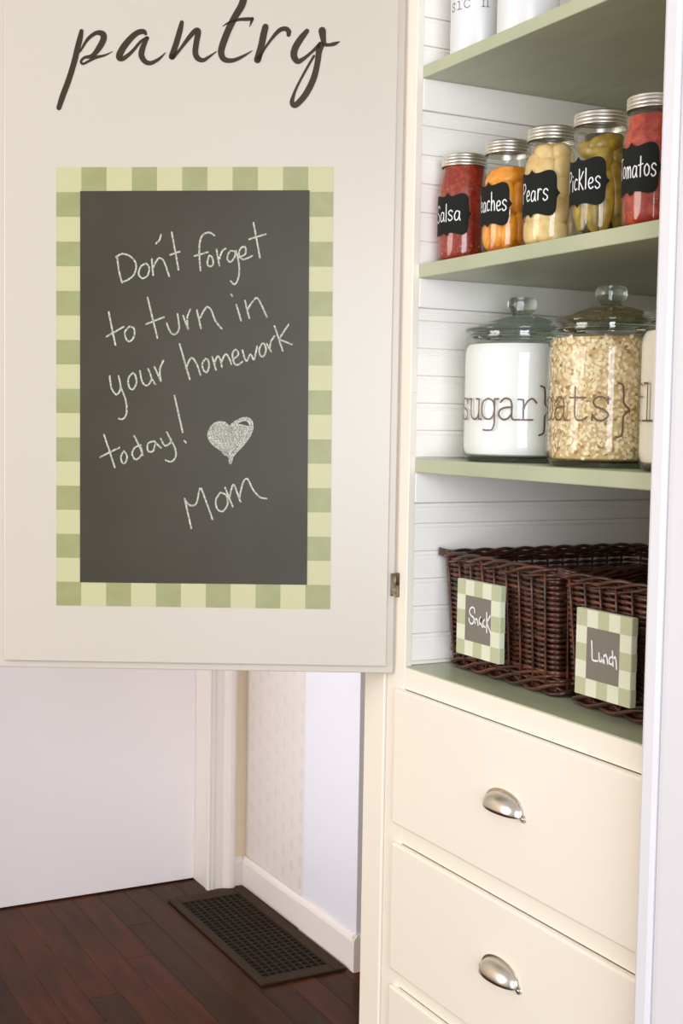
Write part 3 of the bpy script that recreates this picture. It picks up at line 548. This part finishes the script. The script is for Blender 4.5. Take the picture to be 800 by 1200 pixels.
def mason(name,label,x,y,z,R,rl,word,p0,p1,phc,hw,fill,level,lid_dz=0):
    t=thing(name,label,'jar',(x,y,z),'preserving jars on the middle shelf')
    k=R
    o_=[(0,0.003),(R*.55,0.0015),(R*.8,0.0),(R*.93,.003),(R*.985,.009),(R,.018),(R,.112),(R*.985,.122),(R*.93,.132),(rl+.0015,.142),(rl-.001,.147),(rl-.001,.168)]
    i_=[(a-.0016 if a>.002 else 0,b) for a,b in o_[::-1]]; i_=[(max(a,0),b+ (0.0016 if b<.006 else 0)) for a,b in i_]
    bm=bmesh.new(); add_lathe(bm,o_+i_,48)
    sharp(finish(bm,'glass_body',JARG,t),60)
    # threads of the neck
    bm=bmesh.new()
    pts=[Vector(((rl-.0006)*math.cos(a),(rl-.0006)*math.sin(a),.1475+.0035*a/(2*math.pi))) for a in [2*math.pi*q/40 for q in range(41)]]
    add_tube(bm,pts,0.0009,6); finish(bm,'glass_thread',JARG,t,smooth=True)
    L=[(0,.1705),(rl-.007,.1705),(rl-.006,.1716),(rl-.003,.1716),(rl-.001,.1708),(rl+.0007,.169),(rl+.0009,.1665),(rl+.0004,.1655),(rl+.0012,.164),(rl+.0013,.162),(rl+.0005,.1605),(rl+.0013,.159),(rl+.0013,.157),(rl+.0004,.1555),(rl+.0008,.1545),(rl+.0018,.1535),(rl+.0018,.1525),(rl+.0004,.1525),(rl-.0006,.160)]
    L=[(a,b+lid_dz) for a,b in L]
    lathe('screw_lid',L,LIDM,t,56,25)
    fill(t,R-.0021,level,rl-.0028)
    bm=bmesh.new(); label_mesh(bm,R+.0004,phc,hw,.0735,.035)
    lb=finish(bm,'label',LABELB,t,smooth=True,fix=False); lab(lb,'black bracket shaped label reading '+word)
    hand_text(lb,'label_writing',word,R+.0008,p0,p1,.0635,.0262,CHALKP,.0017)
    return t
def fill_profile(Ri,level,rn):
    P=[(0,.0035),(Ri*.8,.0035),(Ri*.95,.007),(Ri,.018),(Ri,.112),(Ri*.985,.122),(Ri*.93,.131),(rn+.002,.141),(rn,.147),(rn,.17)]
    out=[]
    for a,b in zip(P,P[1:]):
        out.append(a)
        if b[1]>=level:
            f=(level-a[1])/(b[1]-a[1]); out.append((a[0]+(b[0]-a[0])*f,level)); break
    return out+[(0,level)]
SALSA=mat('salsa_sauce',hexc(134,26,8),0.42,col2=hexc(186,68,26),scale=190,bump=0.25,bscale=120,lo=0.45,hi=0.75)
TOMATO=mat('tomato_pulp',hexc(150,26,12),0.4,col2=hexc(214,84,48),scale=75,bump=0.25,bscale=90,lo=0.4,hi=0.75)
PEACH=mat('peach_flesh',hexc(240,162,46),0.35,col2=hexc(214,104,24),scale=45,bump=0.1,bscale=60,lo=0.4,hi=0.75)
SYRUP=mat('peach_syrup',hexc(190,100,20),0.3)
PEAR=mat('pear_flesh',hexc(232,200,138),0.38,col2=hexc(204,162,96),scale=34,bump=0.1,bscale=50,lo=0.45,hi=0.8)
PSYR=mat('pear_syrup',hexc(186,146,84),0.3)
PICKLE=mat('pickle_skin',hexc(180,148,54),0.33,col2=hexc(122,100,32),scale=55,bump=0.5,bscale=110,lo=0.4,hi=0.7)
BRINE=mat('pickle_brine',hexc(52,42,20),0.25)
SEED=mat('tomato_seed',hexc(226,140,96),0.5)
def fill_sauce(m,seedn=0):
    def f(t,Ri,level,rn):
        fl=lathe('filling',fill_profile(Ri,level,rn),m,t,40,60)
        if seedn:
            bm=bmesh.new(); rd=random.Random(seedn)
            for k in range(seedn):
                a=rd.uniform(-.6,2.6); z=rd.uniform(.012,.118); r=Ri+.0001
                bmc=bmesh.ops.create_icosphere(bm,subdivisions=1,radius=rd.uniform(.0007,.0013))
                for v in bmc['verts']: v.co+=Vector((-r*math.cos(a),-r*math.sin(a),z))
            s=finish(bm,'seeds',SEED,fl,smooth=True); s['kind']='stuff'
    return f
def fill_pieces(core,m,name,spec,seed,liq=0.80):
    def f(t,Ri,level,rn):
        p=[(a*liq,b) for a,b in fill_profile(Ri,level-.004,rn)]
        fl=lathe('filling',p,core,t,32,60)
        rd=random.Random(seed)
        for (ph,zc,ax,tilt,off) in spec:
            a=math.radians(ph); r=Ri*off
            bm=bmesh.new()
            rot=Matrix.Rotation(a,3,'Z')@Matrix.Rotation(math.radians(tilt),3,'X')
            lim=Ri if zc<.105 else rn+(Ri-rn)*max(0,(.14-zc)/.035)
            ellipsoid(bm,(-r*math.cos(a),-r*math.sin(a),zc),ax,rot,Ri,.004,level,16,.02,rd)
            for v in bm.verts:
                h=math.hypot(v.co.x,v.co.y); zz=v.co.z
                mx=Ri if zz<.112 else (Ri+(rn-Ri)*min(1,(zz-.112)/.03))
                if h>mx: v.co.x*=mx/h; v.co.y*=mx/h
            finish(bm,name,m,t,smooth=True)
    return f
peach_spec=[(ph,z,(.011,.0135,.027),tl,.72) for ph,z,tl in ((-20,.035,6),(25,.038,-8),(65,.034,10),(105,.04,-6),(150,.036,5),(-30,.088,-6),(12,.09,8),(52,.092,-10),(95,.088,6),(140,.09,0),(30,.118,60),(80,.12,70))]
rp=random.Random(21)
pear_spec=[(ph+rp.uniform(-8,8),z+rp.uniform(-.004,.004),(.013,.018,.021),rp.uniform(-50,50),.72) for z in (.022,.052,.082,.110) for ph in (-40,0,40,80,120,160)]+[(30,.132,(.014,.018,.015),20,.55),(85,.134,(.014,.018,.014),-20,.55),(140,.132,(.014,.016,.014),0,.5)]
pickle_spec=[(-15,.060,(.014,.015,.05),8,.62),(30,.045,(.014,.015,.040),-6,.64),(68,.050,(.013,.0135,.045),4,.66),(108,.055,(.014,.015,.052),-10,.64),(150,.055,(.014,.015,.05),6,.6),(20,.118,(.013,.026,.014),18,.5),(75,.128,(.015,.028,.014),-14,.45),(52,.098,(.012,.013,.026),24,.66),(130,.115,(.013,.015,.03),10,.5)]
SX=1.188; SZ=1.6614
mason('preserving_jar','quart jar of dark red salsa, labelled Salsa, farthest along the middle shelf',SX,1.8262,SZ,.0412,.0355,'Salsa',-22,50,18,57,fill_sauce(SALSA,40),.1535)
mason('preserving_jar','slim quart jar of orange peach slices labelled Peaches with clear neck',SX,1.705,SZ,.0392,.0335,'Peaches',-38,55,9,58,fill_pieces(SYRUP,PEACH,'peach_slice',peach_spec,3,.80),.130)
mason('preserving_jar','quart jar of pale pear halves labelled Pears, middle of the five',SX,1.5935,SZ,.0405,.0350,'Pears',-22,48,10,62,fill_pieces(PSYR,PEAR,'pear_half',pear_spec,4,.80),.150)
mason('preserving_jar','quart jar of green pickled cucumbers labelled Pickles',SX,1.4812,SZ,.0415,.0372,'Pickles',-28,52,5,64,fill_pieces(BRINE,PICKLE,'pickle',pickle_spec,5,.62),.146)
mason('preserving_jar','quart jar of bright red tomatoes labelled Tomatos, beside the white casing',SX,1.3695,SZ,.0418,.0372,'Tomatos',-35,52,3,60,fill_sauce(TOMATO,60),.1445)

# ================================================================ GLASS CANISTERS
SUGAR=mat('white_sugar',hexc(240,240,242),0.7,bump=0.05,bscale=400)
FLOUR=mat('pale_flour',hexc(238,228,214),0.8,bump=0.1,bscale=300)
OATC=mat('oat_bed',hexc(226,198,150),0.75,col2=hexc(196,160,108),scale=160)
OATF=mat('oat_flakes',hexc(247,230,194),0.7,col2=hexc(228,202,156),scale=140,lo=0.4,hi=0.7)
OATD=mat('oat_husk',hexc(168,126,76),0.7)
def canister(label,x,y,z,R,fillm,items,flakes=False,level=.185):
    t=thing('glass_canister',label,'canister',(x,y,z),'glass canisters on the lower shelf')
    o_=[(R-.006,.007),(R-.003,.011),(R-.0007,.018),(R,.026),(R,.168),(R-.0015,.178),(R-.006,.185),(R-.0078,.189),(R-.0078,.192),(R-.004,.1945),(R-.004,.198),(R-.0078,.2005),(R-.0078,.203)]
    bm=bmesh.new(); add_lathe(bm,o_+[(a-.0028,b) for a,b in o_[::-1]],72); 
    sharp(finish(bm,'glass_body',BIGG,t),50)
    lathe('glass_base',[(0,.001),(R-.022,0),(R-.013,.0),(R-.0065,.0035),(R-.0055,.007),(R-.010,.0095),(0,.0095)],BASEG,t,72,50)
    q=.002
    Lp=[(R-.013,.197),(R-.0095,.197),(R-.0095,.2035),(R-.0035,.204),(R-.002,.2055),(R-.002,.209),(R-.0045,.2105),(R-.012,.2115),(R-.022,.2140),(R-.0225,.2155),(R-.036,.2200),(R-.0365,.2212),(R-.047,.2255),(R-.056,.2285),(R-.0605,.2295),
        (.020,.2305),(.0165,.2315),(.0155,.234),(.0185,.238),(.0222,.243),(.0232,.249),(.0225,.2555),(.0195,.2595),(.013,.2605),(0,.2600)]
    inner=[(0,.2265),(R-.062,.2258),(R-.055,.2235),(R-.045,.2185),(R-.034,.2125),(R-.022,.2085),(R-.013,.2065)]
    lathe('glass_lid',Lp+inner+[Lp[0]],LIDG,t,72,45)
    fr=R-.0034
    fp=[(0,.0098),(fr-.008,.0098),(fr-.003,.0125),(fr-.0006,.019),(fr,.027),(fr,.168),(fr-.0015,.178),(fr-.005,.184)]
    if level>.184: fp+= [(0,level)]
    f=lathe('filling',fp if not flakes else [(max(0,a-.0016),b) for a,b in fp],fillm,t,64,40)
    if flakes:
        bm=bmesh.new(); rd=random.Random(77)
        for k in range(3400):
            a=rd.uniform(0,2*math.pi)
            z=rd.uniform(.014,.1835); rr_=fr-.0008-max(0,(z-.176)*.5)-max(0,(.022-z)*.35)
            s=rd.uniform(.0022,.0040); e=rd.uniform(.6,.95)
            n=Vector((math.cos(a),math.sin(a),0)); tv=Vector((-math.sin(a),math.cos(a),0)); up=Vector((0,0,1))
            tl=rd.uniform(-.35,.35); tl2=rd.uniform(-.35,.35); ro_=rd.uniform(0,3.14)
            vs=[]
            for h in range(6):
                b=h*math.pi/3; u=s*math.cos(b); v=s*e*math.sin(b)
                u2=u*math.cos(ro_)-v*math.sin(ro_); v2=u*math.sin(ro_)+v*math.cos(ro_)
                p=n*(rr_+min(0.0006,u2*tl+v2*tl2))+tv*u2+up*(z+v2); vs.append(bm.verts.new(p))
            fc=bm.faces.new(vs); fc.material_index=1 if rd.random()<.10 else 0
        for k in range(500):
            a=rd.uniform(0,2*math.pi); r0=fr*math.sqrt(rd.random())*.95; s=rd.uniform(.0025,.004)
            c=Vector((r0*math.cos(a),r0*math.sin(a),level+.0005+rd.uniform(0,.0006))) if True else None
            bm.faces.new([bm.verts.new(c+Vector((s*math.cos(h*math.pi/3),s*.8*math.sin(h*math.pi/3),rd.uniform(-.0005,.0005)))) for h in range(6)])
        g=finish(bm,'oat_flakes',[OATF,OATD],f); g['kind']='stuff'
    typed_text(t,'decal_lettering',items,R+.0005,.0325,.0665,DECAL,.0027)
    return t
canister('glass lidded canister filled with white sugar, lettered sugar',1.247,1.7400,ZS[2],.0912,SUGAR,[('{',-33),('s',-14),('u',5),('g',23.5),('a',42),('r',61),('}',80)])
canister('glass lidded canister filled with rolled oats, lettered oats',1.247,1.5215,ZS[2],.0892,OATC,[('{',-38),('o',-17.5),('a',2.5),('t',22.5),('s',44),('}',65)],True)
canister('glass lidded canister filled with pale flour, half behind the white casing',1.247,1.3205,ZS[2],.0892,FLOUR,[('f',-29),('l',-9.5),('o',10),('u',29.5),('r',49),('}',68)])

# white canisters on the top shelf
def white_canister(label,x,y,R,H,items):
    t=thing('white_canister',label,'canister',(x,y,ZS[0]),'white canisters on the top shelf')
    lathe('canister_body',[(0,0),(R-.003,0),(R-.0008,.001),(R,.004),(R,H-.01),(R-.002,H-.005),(R-.006,H-.004),(0,H-.004)],CERAM,t,64,40)
    lathe('canister_lid',[(0,H+.012),(.012,H+.0118),(R-.004,H+.004),(R+.001,H),(R+.001,H-.006),(R-.001,H-.006)],CERAM,t,64,40)
    if items: typed_text(t,'typed_lettering',items,R+.0003,.0125,.0665,mat('typed_ink',hexc(84,78,68),0.6),.0012)
white_canister('white canister with typed lettering, farthest along the top shelf',1.187,1.7915,.0452,.17,[('s',-6),('i',13),('c',31),('n',68)])
white_canister('plain white canister, nearer one on the top shelf',1.187,1.660,.0462,.17,[])

# ================================================================ WICKER BASKETS
def basket(label,cx,cy,bd,bw,td,tw,H,sign,seed):
    """bd/bw bottom depth and width, td/tw top depth and width"""
    t=thing('wicker_basket',label,'basket',(cx,cy,ZC),'dark wicker baskets on the green counter')
    rc=.022
    def per(s,v):
        a=(bd+(td-bd)*v)/2; b=(bw+(tw-bw)*v)/2
        segs=[2*(b-rc),math.pi*rc/2,2*(a-rc),math.pi*rc/2]*2; T=sum(segs); d=(s%1.0)*T; k=0
        while d>segs[k]: d-=segs[k]; k+=1
        # start at front face (-X) left end (+Y) going -Y
        if k==0: return Vector((-a,b-rc-d)),Vector((-1,0))
        if k==1: q=d/rc; return Vector((-a+rc-rc*math.cos(q),-b+rc-rc*math.sin(q))),Vector((-math.cos(q),-math.sin(q)))
        if k==2: return Vector((-a+rc+d,-b)),Vector((0,-1))
        if k==3: q=d/rc; return Vector((a-rc+rc*math.sin(q),-b+rc-rc*math.cos(q))),Vector((math.sin(q),-math.cos(q)))
        if k==4: return Vector((a,-b+rc+d)),Vector((1,0))
        if k==5: q=d/rc; return Vector((a-rc+rc*math.cos(q),b-rc+rc*math.sin(q))),Vector((math.cos(q),math.sin(q)))
        if k==6: return Vector((a-rc-d,b)),Vector((0,1))
        q=d/rc; return Vector((-a+rc-rc*math.sin(q),b-rc+rc*math.cos(q))),Vector((-math.sin(q),math.cos(q)))
    T=2*(bd+bw)-8*rc+2*math.pi*rc
    NS=int(T/.031)
    SUB=6
    # stakes
    for k in range(NS):
        bm=bmesh.new(); pts=[]
        for j in range(5):
            v=j/4; p,n=per(k/NS,v); p=p+n*.0030; pts.append((p.x,p.y,.012+v*(H-.022)))
        add_tube(bm,pts,.0019,6,up=(1,0,0.01)); finish(bm,'stake',WICKL,t,smooth=True)
    rd=random.Random(seed)
    # weavers, each going round twice so rows alternate
    z0,z1=.037,H-.023; rows=18
    for r in range(rows):
        z=z0+(z1-z0)*r/(rows-1); v=(z-.01)/(H-.02)
        bm=bmesh.new(); pts=[]; hs=[]; M_=NS*SUB
        ph=rd.uniform(-.0007,.0007)
        for i in range(M_):
            s=i/M_; p,n=per(s,v); c=math.sin(math.pi*i/SUB)**2
            off=-.0012+.0034*c; p=p+n*off
            pts.append((p.x,p.y,z+ph+rd.uniform(-.0004,.0004))); hs.append(.0020+.0021*c)
        add_tube(bm,pts,.0015,6,closed=True,ry=hs); finish(bm,'weaver',WICK if r%3 else WICKL,t,smooth=True)
    # twisted rods: foot and rim
    def braid(name,zc,rad,rod,n,pitch,zs,lastv,ang0=0):
        for q in range(n):
            bm=bmesh.new(); M_=int(T/.006); pts=[]
            turns=max(1,round(T/pitch))
            for i in range(M_):
                s=i/M_; p,nn=per(s,lastv); a=2*math.pi*(turns*s+q/n)+ang0
                p=p+nn*(rad*math.cos(a)); pts.append((p.x,p.y,zc+zs*math.sin(a)))
            add_tube(bm,pts,rod,7,closed=True); finish(bm,name,WICKL if q%2 else WICK,t,smooth=True)
    braid('foot_rod',.0125,.0045,.0034,3,.15,.0085,0.0)
    braid('foot_rod',.0280,.0040,.0026,3,.13,.0050,0.1,1)
    braid('rim_rod',H-.0085,.0042,.0030,3,.12,.0050,1.0)
    braid('rim_rod',H-.0165,.0034,.0022,2,.10,.0030,.96,2)
    # loose rod ends poking out at the far front corner
    bm=bmesh.new()
    for k in range(4):
        p0=Vector((-td/2+.004,tw/2-.03,H-.012+k*.003)); p1=Vector((-td/2-.001-.001*k,tw/2+.008-.002*k,H-.010+k*.0035))
        add_tube(bm,[p0,(p0+p1)/2+Vector((-.003,0,0)),p1],[.0026,.0026,.002],6)
    finish(bm,'rod_ends',WICKL,t,smooth=True)
    bm=bmesh.new(); add_box(bm,-bd/2+.006,bd/2-.006,-bw/2+.006,bw/2-.006,.006,.012); finish(bm,'basket_bottom',WICK,t)
    # hanging name board in gingham
    y1,y0,zlo,zhi,xf,word,data=sign
    g=empty('name_board',(0,0,0),0,t); lab(g,'gingham edged board with grey centre reading '+word)
    bm=bmesh.new(); NB=5; X0=xf-cx; 
    add_box(bm,X0+.0004,X0+.0105,y0-cy,y1-cy,zlo-ZC,zhi-ZC,.0016,2)
    for f in bm.faces: f.material_index=0
    finish(bm,'board_block',SLIGHT,g)
    bm=bmesh.new(); e=.0003
    cy_=[(y1-cy-e)-(y1-y0-2*e)*i/NB for i in range(NB+1)]; cz_=[(zlo-ZC+e)+(zhi-zlo-2*e)*j/NB for j in range(NB+1)]
    for i in range(NB):
        for j in range(NB):
            mid=0<i<NB-1 and 0<j<NB-1
            f=bm.faces.new([bm.verts.new((X0,a,b)) for a,b in ((cy_[i],cz_[j]),(cy_[i+1],cz_[j]),(cy_[i+1],cz_[j+1]),(cy_[i],cz_[j+1]))])
            f.material_index=2 if mid else (1 if (i+j)%2==0 else 0)
    for j in range(NB):   # checks carried over the near edge
        if j%2==0:
            f=bm.faces.new([bm.verts.new(p) for p in ((X0+.0014,y0-cy-.0002,cz_[j]),(X0+.0100,y0-cy-.0002,cz_[j]),(X0+.0100,y0-cy-.0002,cz_[j+1]),(X0+.0014,y0-cy-.0002,cz_[j+1]))]); f.material_index=1
    finish(bm,'gingham_face',[SLIGHT,SDARK,SIGNG],g,fix=False)
    strokes('chalk_word',[[(p[0]/1000-cy,p[1]/1000-ZC) for p in s] for s in data],.0027,lambda a,b:(X0-.0005,a,b),CHALKP,g)
    return t
basket('dark wicker basket with a gingham Snack board, against the beadboard side',1.385,1.7045,.38,.292,.406,.306,.196,(1.7745,1.655,1.0355,1.1560,1.1590,'Snack',SNACK),1)
basket('dark wicker basket with a gingham Lunch board, beside the white casing',1.385,1.390,.38,.272,.406,.290,.196,(1.4690,1.352,1.0280,1.1490,1.1590,'Lunch',LUNCH),2)

# ================================================================ FLOOR VENT
v=thing('floor_vent','dark brown metal floor vent grille set against the white baseboard','vent',(1.465,3.235,0.0))
vx0,vx1,vy0,vy1=1.347,1.586,2.906,3.565; gx0,gx1,gy0,gy1=1.372,1.553,2.948,3.518
def V(o): o.data.transform(Matrix.Translation((-1.465,-3.235,0))); o.parent=v; return o
V(box('duct_shade_sheet',gx0-.004,gx1+.004,gy0-.004,gy1+.004,0.0004,0.0012,DUCT))  # black sheet under the bars stands in for the shade in the duct
for n_,a in (('frame_side',(vx0,gx0,vy0,vy1)),('frame_side',(gx1,vx1,vy0,vy1)),('frame_end',(gx0,gx1,vy0,gy0)),('frame_end',(gx0,gx1,gy1,vy1))):
    V(box(n_,a[0],a[1],a[2],a[3],0.0,0.0075,VENTM,bev=0.0018,seg=1))
nb=9
for k in range(1,nb):
    x=gx0+(gx1-gx0)*k/nb; V(box('long_bar',x-.0023,x+.0023,gy0,gy1,0.0012,0.0062,BARM))
nc=26
for k in range(1,nc):
    y=gy0+(gy1-gy0)*k/nc; V(box('cross_bar',gx0,gx1,y-.0028,y+.0028,0.0012,0.0045,BARM))
